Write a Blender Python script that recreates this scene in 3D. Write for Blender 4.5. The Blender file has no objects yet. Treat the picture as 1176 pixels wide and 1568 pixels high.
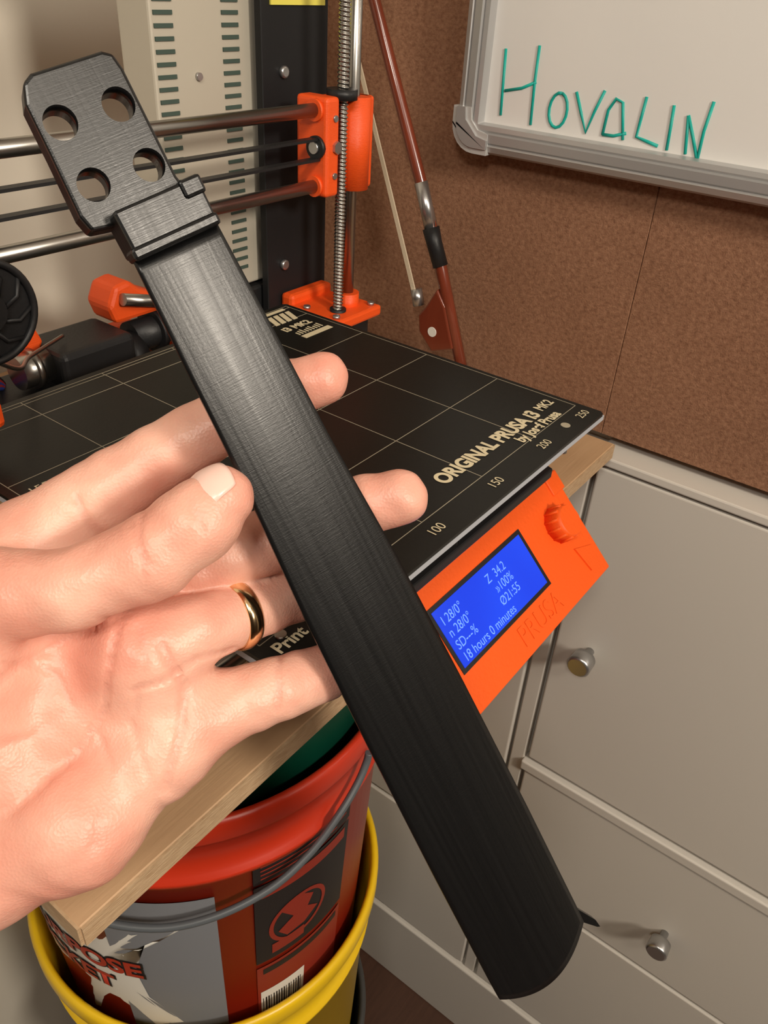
import bpy, bmesh, math, random
import numpy as np
from mathutils import Vector, Matrix
random.seed(3)
scn=bpy.context.scene
try:
    scn.view_settings.view_transform='Standard'; scn.view_settings.look='None'; scn.view_settings.exposure=0.0
except Exception: pass
COL=bpy.context.collection
# ---------------------------------------------------------------- helpers
def mat(name,col,rough=.5,metal=0.,spec=.5,bump=0.,bscale=50.,bstretch=(1,1,1),var=0.,vscale=5.,col2=None,emit=None,estr=0.,coat=0.):
    m=bpy.data.materials.new(name); m.use_nodes=True; nt=m.node_tree; b=nt.nodes["Principled BSDF"]
    b.inputs["Base Color"].default_value=(*col,1); b.inputs["Roughness"].default_value=rough
    b.inputs["Metallic"].default_value=metal; b.inputs["Specular IOR Level"].default_value=spec
    if coat: b.inputs["Coat Weight"].default_value=coat
    if emit: b.inputs["Emission Color"].default_value=(*emit,1); b.inputs["Emission Strength"].default_value=estr
    if bump or var:
        tc=nt.nodes.new("ShaderNodeTexCoord"); mp=nt.nodes.new("ShaderNodeMapping"); mp.inputs["Scale"].default_value=bstretch
        nt.links.new(tc.outputs["Object"],mp.inputs[0])
    if bump:
        n=nt.nodes.new("ShaderNodeTexNoise"); n.inputs["Scale"].default_value=bscale; n.inputs["Detail"].default_value=6
        bp=nt.nodes.new("ShaderNodeBump"); bp.inputs["Strength"].default_value=bump; bp.inputs["Distance"].default_value=.001
        nt.links.new(mp.outputs[0],n.inputs["Vector"]); nt.links.new(n.outputs["Fac"],bp.inputs["Height"]); nt.links.new(bp.outputs[0],b.inputs["Normal"])
    if var:
        n=nt.nodes.new("ShaderNodeTexNoise"); n.inputs["Scale"].default_value=vscale; n.inputs["Detail"].default_value=8; n.inputs["Roughness"].default_value=.65
        r=nt.nodes.new("ShaderNodeValToRGB"); r.color_ramp.elements[0].position=.5-.5*var if var<1 else .1; r.color_ramp.elements[1].position=.5+.5*var if var<1 else .9
        c2=col2 or tuple(c*.6 for c in col)
        r.color_ramp.elements[0].color=(*c2,1); r.color_ramp.elements[1].color=(*col,1)
        nt.links.new(mp.outputs[0],n.inputs["Vector"]); nt.links.new(n.outputs["Fac"],r.inputs[0]); nt.links.new(r.outputs[0],b.inputs["Base Color"])
    return m
def link(ob,parent=None):
    COL.objects.link(ob)
    if parent: ob.parent=parent
    return ob
def empty(name,loc=(0,0,0)):
    e=bpy.data.objects.new(name,None); e.empty_display_size=.05; COL.objects.link(e); return e
def meshob(name,verts,faces,m,parent=None,smooth=False):
    me=bpy.data.meshes.new(name); me.from_pydata([tuple(v) for v in verts],[],faces); me.validate(); me.update()
    bm=bmesh.new(); bm.from_mesh(me); bmesh.ops.recalc_face_normals(bm,faces=bm.faces); bm.to_mesh(me); bm.free()
    if m: me.materials.append(m)
    if smooth: me.polygons.foreach_set("use_smooth",[True]*len(me.polygons))
    return link(bpy.data.objects.new(name,me),parent)
def bev(ob,w,seg=2):
    md=ob.modifiers.new("b","BEVEL"); md.width=w; md.segments=seg; md.limit_method='ANGLE'; return ob
def box(name,x,y,z,m,parent=None,b=0.,seg=2):
    v=[(i,j,k) for i in x for j in y for k in z]
    f=[(0,1,3,2),(4,6,7,5),(0,4,5,1),(2,3,7,6),(0,2,6,4),(1,5,7,3)]
    o=meshob(name,v,f,m,parent)
    if b: bev(o,b,seg)
    return o
def tube(name,pts,r,m,parent=None,seg=16,radii=None,smooth=True,caps=True):
    pts=[Vector(p) for p in pts]; n=len(pts); V=[];Fc=[]
    up=None
    for i,p in enumerate(pts):
        t=(pts[min(i+1,n-1)]-pts[max(i-1,0)]).normalized()
        if up is None:
            a=Vector((0,0,1)) if abs(t.z)<.9 else Vector((1,0,0)); up=(a-t*a.dot(t)).normalized()
        else: up=(up-t*up.dot(t)).normalized()
        s=t.cross(up); rr=radii[i] if radii else r
        for k in range(seg):
            a=2*math.pi*k/seg; V.append(p+(up*math.cos(a)+s*math.sin(a))*rr)
    for i in range(n-1):
        for k in range(seg):
            k2=(k+1)%seg; Fc.append((i*seg+k,i*seg+k2,(i+1)*seg+k2,(i+1)*seg+k))
    if caps: Fc.append(tuple(range(seg))[::-1]); Fc.append(tuple((n-1)*seg+k for k in range(seg)))
    o=meshob(name,V,Fc,m,parent)
    if smooth:
        me=o.data; me.polygons.foreach_set("use_smooth",[len(p.vertices)==4 for p in me.polygons])
    return o
def catmull(pts,k=8):
    P=[Vector(p) for p in pts]; out=[]
    for i in range(len(P)-1):
        a=P[max(i-1,0)];b=P[i];c=P[i+1];d=P[min(i+2,len(P)-1)]
        for j in range(k):
            t=j/k; out.append(.5*((2*b)+(c-a)*t+(2*a-5*b+4*c-d)*t*t+(3*b-a-3*c+d)*t**3))
    out.append(P[-1]); return out
def cyl(name,a,b,r,m,parent=None,seg=24): return tube(name,[a,b],r,m,parent,seg)
def lathe(name,prof,c,m,parent=None,seg=96):
    V=[];Fc=[]
    for r,z in prof:
        for k in range(seg):
            a=2*math.pi*k/seg; V.append((c[0]+r*math.cos(a),c[1]+r*math.sin(a),z))
    for i in range(len(prof)-1):
        for k in range(seg):
            k2=(k+1)%seg; Fc.append((i*seg+k,i*seg+k2,(i+1)*seg+k2,(i+1)*seg+k))
    o=meshob(name,V,Fc,m,parent,True); return o
def prism(name,poly,axis,a,b,m,parent=None,bevel=0,seg=2):
    def mk(p,h):
        q=list(p); q.insert(axis,h); return tuple(q)
    n=len(poly); V=[mk(p,a) for p in poly]+[mk(p,b) for p in poly]
    Fc=[tuple(range(n)),tuple(range(n,2*n))[::-1]]+[(i,(i+1)%n,n+(i+1)%n,n+i) for i in range(n)]
    o=meshob(name,V,Fc,m,parent)
    if bevel: bev(o,bevel,seg)
    return o
def text(name,body,org,xd,yd,size,m,parent=None,ext=0.0,sx=1.,bold=0.):
    c=bpy.data.curves.new(name,"FONT"); c.body=body; c.size=size; c.extrude=ext; c.offset=bold
    c.materials.append(m); o=link(bpy.data.objects.new(name,c),parent)
    xd=Vector(xd).normalized(); yd=Vector(yd).normalized(); zd=xd.cross(yd)
    M=Matrix((( xd.x*sx,yd.x,zd.x,org[0]),(xd.y*sx,yd.y,zd.y,org[1]),(xd.z*sx,yd.z,zd.z,org[2]),(0,0,0,1)))
    o.matrix_world=M; return o
def apply(ob):
    dg=bpy.context.evaluated_depsgraph_get(); me=bpy.data.meshes.new_from_object(ob.evaluated_get(dg)); ob.modifiers.clear(); ob.data=me; return ob
def join(name,obs,parent=None):
    dg=bpy.context.evaluated_depsgraph_get(); bm=bmesh.new(); mats=[]
    for o in obs:
        me=bpy.data.meshes.new_from_object(o.evaluated_get(dg)); me.transform(o.matrix_world)
        idx=[]
        for mm in me.materials:
            if mm not in mats: mats.append(mm)
            idx.append(mats.index(mm))
        for p in me.polygons: p.material_index=idx[p.material_index] if idx else 0
        bm.from_mesh(me); bpy.data.meshes.remove(me)
    for o in obs: bpy.data.objects.remove(o)
    me=bpy.data.meshes.new(name); bm.to_mesh(me); bm.free()
    for mm in mats: me.materials.append(mm)
    return link(bpy.data.objects.new(name,me),parent)

# ---------------------------------------------------------------- materials
def corkmat():
    m=mat("hardboard_brown",(.36,.17,.09),.85,spec=.25); nt=m.node_tree; b=nt.nodes["Principled BSDF"]; tc=nt.nodes.new("ShaderNodeTexCoord")
    def noise(s,d,st=(1,1,1)):
        mp=nt.nodes.new("ShaderNodeMapping"); mp.inputs["Scale"].default_value=st; nt.links.new(tc.outputs["Object"],mp.inputs[0])
        n=nt.nodes.new("ShaderNodeTexNoise"); n.inputs["Scale"].default_value=s; n.inputs["Detail"].default_value=d; n.inputs["Roughness"].default_value=.75; nt.links.new(mp.outputs[0],n.inputs["Vector"]); return n
    a=noise(260,6,(1,1,1.3)); c=noise(9,3); e=noise(900,2)
    r=nt.nodes.new("ShaderNodeValToRGB"); r.color_ramp.elements[0].position=.34; r.color_ramp.elements[1].position=.66
    r.color_ramp.elements[0].color=(.215,.100,.056,1); r.color_ramp.elements[1].color=(.41,.220,.132,1)
    nt.links.new(a.outputs["Fac"],r.inputs[0])
    r2=nt.nodes.new("ShaderNodeValToRGB"); r2.color_ramp.elements[0].position=.3; r2.color_ramp.elements[1].position=.7
    r2.color_ramp.elements[0].color=(.84,.82,.80,1); r2.color_ramp.elements[1].color=(1,1,1,1); nt.links.new(c.outputs["Fac"],r2.inputs[0])
    mx=nt.nodes.new("ShaderNodeMixRGB"); mx.blend_type='MULTIPLY'; mx.inputs[0].default_value=1; nt.links.new(r.outputs[0],mx.inputs[1]); nt.links.new(r2.outputs[0],mx.inputs[2]); nt.links.new(mx.outputs[0],b.inputs["Base Color"])
    bp=nt.nodes.new("ShaderNodeBump"); bp.inputs["Strength"].default_value=.45; bp.inputs["Distance"].default_value=.001
    ad=nt.nodes.new("ShaderNodeMath"); nt.links.new(a.outputs["Fac"],ad.inputs[0]); nt.links.new(e.outputs["Fac"],ad.inputs[1]); nt.links.new(ad.outputs[0],bp.inputs["Height"]); nt.links.new(bp.outputs[0],b.inputs["Normal"])
    return m
M_cork=corkmat()
M_wall=mat("cream_paint",(.74,.69,.59),.8,bump=.1,bscale=300)
M_wallb=mat("dark_unseen_wall",(.10,.078,.06),.9,spec=.2,bump=.1,bscale=300)  # unseen walls darkened so the neck reflects less light
M_ceil=mat("ceiling_paint",(.62,.59,.54),.9,bump=.1,bscale=200)
M_floor=mat("floor_wood",(.10,.045,.027),.5,bump=.2,bscale=30,bstretch=(1,12,1),var=.8,vscale=12,col2=(.05,.022,.013))
M_cab=mat("cabinet_white",(.64,.605,.55),.5,spec=.35,bump=.05,bscale=200)
M_dark=mat("gap_dark",(.02,.018,.015),.8,bump=.05)
M_chrome=mat("brushed_nickel",(.50,.50,.50),.30,.9,bump=.05,bscale=200)
M_steel=mat("steel_rod",(.38,.365,.34),.30,1.,bump=.03,bscale=100)
M_black=mat("black_plastic",(.012,.012,.013),.45,spec=.4,bump=.15,bscale=400)
M_blackmetal=mat("black_anodised",(.011,.011,.012),.5,spec=.35,bump=.1,bscale=500)
M_orange=mat("orange_petg",(.85,.090,.010),.42,bump=.25,bscale=300,bstretch=(1,1,12))
M_orange_l=mat("orange_lcd_cover",(.86,.105,.010),.5,spec=.35,bump=.2,bscale=350)
M_bed=mat("heatbed_black",(.010,.0095,.008),.33,spec=.22,bump=.05,bscale=600)
M_gold=mat("silk_print",(.62,.54,.36),.5,bump=.02)
M_grid=mat("silk_grid",(.34,.30,.22),.5,bump=.02)
M_bededge=mat("pcb_edge",(.40,.42,.46),.5,bump=.02)
M_ply=mat("plywood_face",(.54,.35,.20),.6,bump=.2,bscale=40,bstretch=(1,14,1),var=.9,vscale=9,col2=(.42,.26,.14))
M_plyedge=mat("plywood_edge",(.58,.42,.26),.75,bump=.5,bscale=120,bstretch=(2,2,14),var=.6,vscale=60,col2=(.33,.20,.10))
M_white=mat("whiteboard_surface",(.78,.77,.75),.22,bump=.01)
M_alu=mat("aluminium_frame",(.50,.50,.50),.38,.55,bump=.03,bscale=100)
M_alul=mat("frame_light",(.60,.60,.59),.4,.3,bump=.03,bscale=100)
M_teal=mat("teal_marker",(.0,.44,.36),.5,var=.6,vscale=90,col2=(0,.30,.26))
M_red=mat("red_bucket",(.52,.032,.010),.33,bump=.05,bscale=60)
M_yel=mat("yellow_bucket",(.80,.52,.01),.35,bump=.05,bscale=60)
M_green=mat("green_bucket",(.0,.15,.085),.4,bump=.05,bscale=60)
M_wbucket=mat("grey_bucket",(.05,.05,.05),.4,bump=.05,bscale=60)
M_lblack=mat("label_black",(.015,.012,.012),.5,bump=.02)
M_lwhite=mat("label_white",(.74,.72,.66),.5,bump=.02)
M_lgrey=mat("label_grey",(.20,.21,.23),.5,bump=.02)
M_lred=mat("label_red",(.42,.035,.015),.5,bump=.02)
M_lred2=mat("label_darkred",(.26,.025,.013),.5,bump=.02)
M_psu=mat("psu_case",(.50,.46,.38),.5,.1,bump=.05,bscale=100)
M_hole=mat("vent_dark",(.05,.08,.065),.8,bump=.02)
M_bow=mat("bow_wood",(.25,.05,.022),.25,bump=.1,bscale=60,bstretch=(1,1,.1),coat=.5,var=.8,vscale=40,col2=(.12,.022,.011))
M_hair=mat("bow_hair",(.62,.52,.38),.6,bump=.3,bscale=900)
M_pearl=mat("pearl",(.8,.78,.72),.2,bump=.05)
M_yellab=mat("yellow_sticker",(.8,.72,.12),.5,bump=.02)
M_gring=mat("gold_metal",(.85,.60,.34),.16,1.,bump=.03,bscale=200)
M_cloth=mat("sleeve_cloth",(.05,.06,.09),.9,bump=.8,bscale=900)
M_lampg=mat("lamp_glass",(.9,.85,.75),.4,emit=(1,.85,.65),estr=3.0)
def lcdmat():
    m=mat("lcd_blue",(.005,.02,.3),.2); nt=m.node_tree; b=nt.nodes["Principled BSDF"]
    tc=nt.nodes.new("ShaderNodeTexCoord"); n=nt.nodes.new("ShaderNodeTexNoise"); n.inputs["Scale"].default_value=18; n.inputs["Detail"].default_value=1
    r=nt.nodes.new("ShaderNodeValToRGB"); r.color_ramp.elements[0].color=(.004,.022,.56,1); r.color_ramp.elements[1].color=(.012,.10,1,1)
    nt.links.new(tc.outputs["Object"],n.inputs["Vector"]); nt.links.new(n.outputs["Fac"],r.inputs[0]); nt.links.new(r.outputs[0],b.inputs["Emission Color"]); b.inputs["Emission Strength"].default_value=.85
    return m
M_lcd=lcdmat()
M_lcdt=mat("lcd_characters",(.1,.2,.6),.4,emit=(.14,.32,1),estr=.8)

# ---------------------------------------------------------------- room
FZ=-.06
box("floor",(-2.2,.62),(-2.4,.63),(FZ-.05,FZ),M_floor)
box("ceiling",(-2.2,.62),(-2.4,.63),(2.5,2.55),M_ceil)
box("wall_right",(.60,.65),(-2.4,.63),(FZ,2.5),M_wall)
box("wall_back",(-2.2,.60),(.61,.66),(FZ,2.5),M_wall)
box("wall_left",(-2.25,-2.2),(-2.4,.63),(FZ,2.5),M_wallb)
box("wall_front",(-2.2,.60),(-2.45,-2.4),(FZ,2.5),M_wallb)
cork=empty("cork_board")
box("panel_1",(.577,.599),(.1902,.608),(.955,2.35),M_cork,cork,.0004,1)
box("panel_2",(.577,.599),(-1.03,.1898),(.955,2.35),M_cork,cork,.0004,1)
# ---------------------------------------------------------------- cabinet
cab=empty("white_cabinet")
box("carcass",(.572,.599),(-1.0,.600),(FZ,.940),M_cab,cab)
box("top_strip",(.558,.599),(-1.0,.186),(.938,.946),M_cab,cab,.0015)
def front(n,y0,y1,z0,z1):
    box(n,(.560,.5715),(y0,y1),(z0,z1),M_cab,cab,.002,3)
front("door_main",-.30,.181,.572,.935)
front("door_far",-.80,-.304,.572,.935)
front("door_side",.205,.598,.36,.950)
box("post",(.562,.572),(.1855,.2015),(.10,.946),M_cab,cab,.0015)
box("rail",(.556,.572),(-.90,.186),(.553,.566),M_cab,cab,.002,3)
front("drawer_1",-.30,.1815,.356,.548); front("drawer_2",-.30,.1815,.105,.350)
front("drawer_3",-.80,-.304,.356,.548); front("drawer_4",-.80,-.304,.105,.350)
front("drawer_5",.205,.598,.105,.352)
box("base_trim",(.556,.575),(-.95,.600),(FZ,.098),M_cab,cab,.003,3)
def knob(n,y,z):
    a=Vector((.560,y,z))
    tube(n,[a,a+Vector((-.008,0,0)),a+Vector((-.012,0,0)),a+Vector((-.026,0,0)),a+Vector((-.028,0,0))],0,M_chrome,cab,24,[.004,.004,.0105,.0112,.009])
knob("knob_1",.147,.749); knob("knob_2",-.007,.437); knob("knob_3",-.45,.749)

# ---------------------------------------------------------------- whiteboard
wb=empty("whiteboard")
box("surface",(.562,.570),(-.62,.325),(1.166,1.80),M_white,wb)
box("backing",(.5705,.5765),(-.63,.335),(1.156,1.81),M_alul,wb)
Yl,Yr_,Zb,Zt=.345,-.64,1.150,1.82; R=.018
def rrect(ins,n=8):
    y1=Yl-ins;y0=Yr_+ins;z0=Zb+ins;z1=Zt-ins;r=max(R-ins,.001);P=[]
    for cy,cz,a0 in ((y1-r,z0+r,-90),(y1-r,z1-r,0),(y0+r,z1-r,90),(y0+r,z0+r,180)):
        for k in range(n+1):
            a=math.radians(a0+90*k/n); P.append((cy+r*math.cos(a),cz+r*math.sin(a)))
    return P
prof=[(0,.5765),(0,.560),(.002,.5555),(.006,.5535),(.0075,.5550),(.0085,.5535),(.014,.5530),(.015,.5550),(.0165,.5540),(.0195,.5545),(.0205,.5620)]
V=[];Fc=[]
for ins,x in prof: V+= [(x,y,z) for y,z in rrect(ins)]
nn=len(rrect(0))
for i in range(len(prof)-1):
    for k in range(nn): k2=(k+1)%nn; Fc.append((i*nn+k,i*nn+k2,(i+1)*nn+k2,(i+1)*nn+k))
meshob("frame",V,Fc,M_alu,wb,False)
def capo(i):
    P=[(.3458-i,1.180),(.3458-i,1.168)]
    for k in range(7):
        a=math.radians(0-90*k/6); P.append((.3268+(.019-i)*math.cos(a),1.1688+(.019-i)*math.sin(a)))
    P+=[(.3150,1.1498+i),(.3150,1.1640-i),(.3240,1.1660-i),(.3300+i,1.1720),(.3310+i,1.180)]
    return P
prism("corner_cap",capo(0),0,.5525,.576,M_alul,wb,.0015,3)
prism("corner_cap_inner",capo(.004),0,.5510,.553,M_alu,wb,.0012,3)
X=.5619
def stroke(n,pts):
    tube(n,[(X,*p) for p in pts],.00105,M_teal,wb,8)
strokes=[[(.3137,1.2182),(.3126,1.197),(.3115,1.1767)],[(.2882,1.2223),(.2880,1.199),(.2866,1.1736)],[(.3105,1.1925),(.2975,1.1955),(.2868,1.2005)],
 [(.2672+.0068*math.cos(a),1.1853+.0108*math.sin(a)) for a in [math.radians(100+k*24) for k in range(16)]],
 [(.2558,1.1980),(.2500,1.186),(.2442,1.1745),(.2405,1.188),(.2358,1.2010)],
 [(.2319,1.1750),(.2310,1.190),(.2270,1.1972),(.2220,1.1955),(.2170,1.1737)],[(.2319,1.1750),(.2240,1.1752),(.2155,1.1780)],
 [(.2068,1.2007),(.2076,1.188),(.2082,1.1769),(.2005,1.1752),(.1925,1.1735)],[(.1880,1.1981),(.1870,1.185),(.1862,1.1720)],
 [(.1775,1.1936),(.1755,1.182),(.1737,1.1715)],[(.1775,1.1936),(.1715,1.182),(.1652,1.1690)],[(.1652,1.1690),(.1656,1.186),(.1640,1.2030)]]
for i,s in enumerate(strokes): stroke("marker_stroke_%d"%(i+1),s)

# ---------------------------------------------------------------- violin bow
bow=empty("violin_bow"); bx=.549
def bp_(y,z,x=bx): return (x,y,z)
tube("stick",[bp_(.3120,.985),bp_(.3408,1.0605),bp_(.3674,1.1232),bp_(.4205,1.2399),bp_(.4750,1.365,.555),bp_(.548,1.55,.562)],0,M_bow,bow,12,[.0050,.0050,.0048,.0046,.0042,.003])
tube("silver_grip",[bp_(.3674,1.1232),bp_(.3540,1.0900)],.0054,M_chrome,bow,16)
tube("leather_grip",[bp_(.3545,1.0910),bp_(.3500,1.0800),bp_(.3420,1.0630)],0,M_black,bow,16,[.0070,.0064,.0062])
tube("end_button",[bp_(.3115,.986),bp_(.3075,.972)],.0048,M_chrome,bow,16)
prism("frog",[(.3400,1.046),(.3310,1.033),(.3190,1.000),(.3400,.992),(.3540,1.006),(.3560,1.020),(.3500,1.028)],0,.543,.553,M_bow,bow,.0015)
tube("frog_eye",[(.5425,.3405,1.0095),(.5440,.3405,1.0095)],.0042,M_pearl,bow,20)
tube("ferrule",[bp_(.3600,1.026),bp_(.3640,1.039)],.0050,M_chrome,bow,12)
me=[(.3610,1.030),(.3650,1.030),(.4410,1.215),(.552,1.53),(.549,1.53),(.4375,1.215)]
prism("hair",me,0,.5478,.5492,M_hair,bow)
prism("bow_tip",[(.545,1.535),(.556,1.53),(.560,1.55),(.548,1.562)],0,.557,.565,M_bow,bow,.001)

# ---------------------------------------------------------------- plywood board
board=empty("plywood_board")
box("panel",(.065,.541),(.166,.600),(.957,.9695),M_ply,board,.0008,1)
box("edge_front",(.0655,.5405),(.1652,.1668),(.9575,.9690),M_plyedge,board)
box("edge_side",(.0642,.0658),(.1665,.5995),(.9575,.9690),M_plyedge,board)

# ---------------------------------------------------------------- buckets
BC=(.261,.347)
def bucket(name,ztop,rt,h,rb,m,rib=True,rimh=.020):
    e=empty(name)
    P=[(0.001,ztop-h),(rb-.004,ztop-h),(rb,ztop-h+.004)]
    zb=ztop-rimh
    if rib: P+=[(rt-.0065,zb-.046),(rt-.0025,zb-.045),(rt-.0022,zb-.040),(rt-.0055,zb-.039)]
    P+=[(rt-.005,zb),(rt+.001,zb),(rt+.002,zb+.003),(rt+.002,ztop-.004),(rt,ztop),(rt-.003,ztop),(rt-.005,ztop-.003),(rt-.008,ztop-.06),(rb-.004,ztop-h+.006),(.001,ztop-h+.005)]
    lathe("shell",P,BC,m,e); return e
bgreen=bucket("plastic_bucket",.9565,.1470,.37,.126,M_green,False)
bred=bucket("plastic_bucket.001",.855,.1500,.375,.130,M_red,True)
byel=bucket("plastic_bucket.002",.600,.1500,.375,.134,M_yel,True)
bwh=bucket("plastic_bucket.003",.330,.1500,.388,.136,M_wbucket,True)
def redR(z): return .130+(z-.484)*(.1440-.130)/(.789-.484)
def wrap(a,z,off=.0006):
    r=redR(z)+off; a=math.radians(a); return (BC[0]+r*math.cos(a),BC[1]+r*math.sin(a),z)
def cpatch(n,a0,a1,z0,z1,m,off=.0006,parent=bred):
    na=max(2,int(abs(a1-a0)/2)); nz=8; V=[wrap(a0+(a1-a0)*i/na,z0+(z1-z0)*j/nz,off) for i in range(na+1) for j in range(nz+1)]
    Fc=[(i*(nz+1)+j,(i+1)*(nz+1)+j,(i+1)*(nz+1)+j+1,i*(nz+1)+j+1) for i in range(na) for j in range(nz)]
    return meshob(n,V,Fc,m,parent,True)
def cpoly(n,pts,m,off,parent=bred):
    ca=sum(p[0] for p in pts)/len(pts); cz=sum(p[1] for p in pts)/len(pts); V=[wrap(ca,cz,off)];Fc=[];K=5;N=len(pts)
    for k in range(1,K+1):
        for a,z in pts: V.append(wrap(ca+(a-ca)*k/K,cz+(z-cz)*k/K,off))
    for i in range(N): Fc.append((0,1+i,1+(i+1)%N))
    for k in range(K-1):
        for i in range(N):
            j=(i+1)%N; Fc.append((1+k*N+i,1+k*N+j,1+(k+1)*N+j,1+(k+1)*N+i))
    return meshob(n,V,Fc,m,parent,True)
def ctext(n,body,a0,z0,size,m,off=.0012,parent=bred,slant=0.,bold=0.):
    c=bpy.data.curves.new(n,"FONT"); c.body=body; c.size=size; c.offset=bold; o=bpy.data.objects.new(n,c); COL.objects.link(o)
    bpy.context.view_layer.update()
    me=bpy.data.meshes.new_from_object(o.evaluated_get(bpy.context.evaluated_depsgraph_get())); bpy.data.objects.remove(o)
    k=math.degrees(1/.138)
    for v in me.vertices:
        v.co=Vector(wrap(a0+v.co.x*k,z0+v.co.y+slant*v.co.x,off))
    me.materials.clear(); me.materials.append(m); return link(bpy.data.objects.new(n,me),parent)
cpatch("label_grey_field",-158,-127,.50,.768,M_lgrey,.0004)
cpoly("label_white_field",[(-215,.735),(-190,.722),(-170,.718),(-150,.724),(-137,.733),(-147,.712),(-152,.67),(-150,.63),(-141,.59),(-150,.582),(-175,.565),(-215,.555)],M_lwhite,.0008)
for n_,t_,a_,z_ in (("1","S",-169,.694),("2","URPOSE",-191,.662),("3","BUCKET",-203,.632)):
    ctext("label_word_"+n_,t_,a_,z_,.0275,M_lblack,.0010,bold=.0026); ctext("label_word_%sb"%n_,t_,a_,z_,.0275,M_lred,.0014,bold=.0009)
cpatch("label_panel_top",-117,-84,.765,.795,M_lblack,.0006)
cpatch("label_panel",-117,-84,.655,.762,M_lblack,.0006)
cpatch("label_panel_line",-115,-86,.746,.758,M_lred2,.0009)
for i in range(5): cpatch("label_rule_%d"%i,-115,-86 if i%2 else -90,.789-.0048*i,.7905-.0048*i,M_lred2,.0009)
def ringpoly(n,ca,cz,ra,rz,w,m,off,a0=0,a1=360):
    N=36;V=[];Fc=[]
    for i in range(N+1):
        a=math.radians(a0+(a1-a0)*i/N)
        for s in (1,1-w): V.append(wrap(ca+ra*s*math.cos(a),cz+rz*s*math.sin(a),off))
    for i in range(N): Fc.append((2*i,2*i+2,2*i+3,2*i+1))
    return meshob(n,V,Fc,m,bred)
ringpoly("pictogram_ring",-103,.697,10,.028,.14,M_lred2,.001)
cpoly("pictogram_child",[(-109,.715),(-103,.724),(-98,.712),(-100,.700),(-96,.690),(-101,.680),(-107,.678),(-110,.690),(-105,.700)],M_lred2,.001)
cpatch("pictogram_tub",-112,-101,.663,.676,M_lred2,.001)
cpatch("label_lower_panel",-117,-84,.50,.648,M_lred2,.0006)
cpatch("label_lower_line",-115,-86,.636,.644,M_lblack,.0009)
cpatch("barcode_field",-116,-100,.540,.608,M_lwhite,.0009)
for i in range(16): cpatch("barcode_bar_%d"%i,-115.4+i*.92,-115.4+i*.92+random.choice([.25,.4,.5]),.546,.597,M_lblack,.0012)
hp=[(-82,.834),(-83,.826),(-87,.815),(-94,.802),(-103,.786),(-114,.772),(-128,.762),(-142,.757),(-158,.760),(-176,.770),(-196,.790),(-212,.815),(-222,.834)]
def hw(a,z,r=.1530):
    a=math.radians(a); return (BC[0]+r*math.cos(a),BC[1]+r*math.sin(a),z)
tube("bail_handle",catmull([hw(*p) for p in hp],6),.0026,mat("handle_grey",(.09,.10,.11),.4,bump=.05),bred,10)

# ---------------------------------------------------------------- 3D printer
pr=empty("desktop_3d_printer")
zb=1.064; bx0,bx1,by0,by1=.137,.395,.131,.370
prism("heatbed",[(bx0,by0+.002),(bx0+.002,by0),(bx1-.002,by0),(bx1,by0+.002),(bx1,by1-.002),(bx1-.002,by1),(bx0+.002,by1),(bx0,by1-.002)],2,zb-.0018,zb,M_bed,pr)
prism("heatbed_pcb",[(bx0,by0-.0002),(bx1+.0002,by0-.0002),(bx1,by1),(bx0,by1)],2,zb-.0046,zb-.0018,M_bededge,pr)
def gl(n,x0,x1,y0,y1): box(n,(x0,x1),(y0,y1),(zb-.0001,zb+.00010),M_grid,pr)
w=.00016; gx0=.1405
for i in range(6):
    x=gx0+.05*i
    if i in (0,5): x=[.1415,0,0,0,0,.3915][i]
    gl("grid_x_%d"%i,x-w,x+w,.147,.3655)
for i in range(6):
    y=.147+.0505*i if i<4 else [.3465,.3655][i-4]
    gl("grid_y_%d"%i,.1415,.3915,y-w,y+w)
gl("grid_y_edge",.1415,.3915,.3623,.3626)
XD=(1,0,0);YD=(0,1,0)
text("bed_title","ORIGINAL PRUSA i3",(.2725,.1560,zb+.0003),XD,YD,.0116,M_gold,pr,sx=.93,bold=.0005)
text("bed_title_2","MK2",(.3715,.1575,zb+.0003),XD,YD,.0085,M_gold,pr,sx=.9,bold=.0002)
text("bed_subtitle","by Josef Prusa",(.3330,.1480,zb+.0003),XD,YD,.0085,M_gold,pr,sx=.9,bold=.0003)
for t,x in (("50",.187),("100",.235),("150",.285),("200",.334),("250",.379)):
    text("scale_"+t,t,(x,.1370,zb+.0003),XD,YD,.0068,M_gold,pr)
tube("bed_probe_mark",[(.3660,.1405,zb-.0001),(.3660,.1405,zb+.0002)],.0026,M_grid,pr,20)
for t,y in (("155",.286),("120",.347),("50",.20)):
    text("yscale_"+t,t,(.1450,y,zb+.0003),XD,YD,.0072,M_gold,pr)
text("bed_note","Print",(.1430,.1385,zb+.0003),XD,YD,.0075,M_gold,pr,bold=.0002)
for i in range(4):
    o=.0056*i
    prism("logo_tooth_%d"%i,[(.3600+o,.3450),(.3640+o,.3450),(.3690+o,.3580),(.3650+o,.3580)],2,zb-.0001,zb+.0002,M_gold,pr)
box("logo_bar_1",(.3610,.3860),(.3610,.3640),(zb-.0001,zb+.0002),M_gold,pr)
text("logo_word","i3 MK2",(.3570,.3330,zb+.0003),XD,YD,.0085,M_gold,pr,bold=.0004)
box("logo_bar_3",(.3590,.3850),(.3180,.3225),(zb-.0001,zb+.0002),M_gold,pr)
for i in range(9): box("logo_comb_%d"%i,(.3600+.0027*i,.3610+.0027*i),(.3245,.3285+.001*(i%3)),(zb-.0001,zb+.0002),M_gold,pr)
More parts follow.
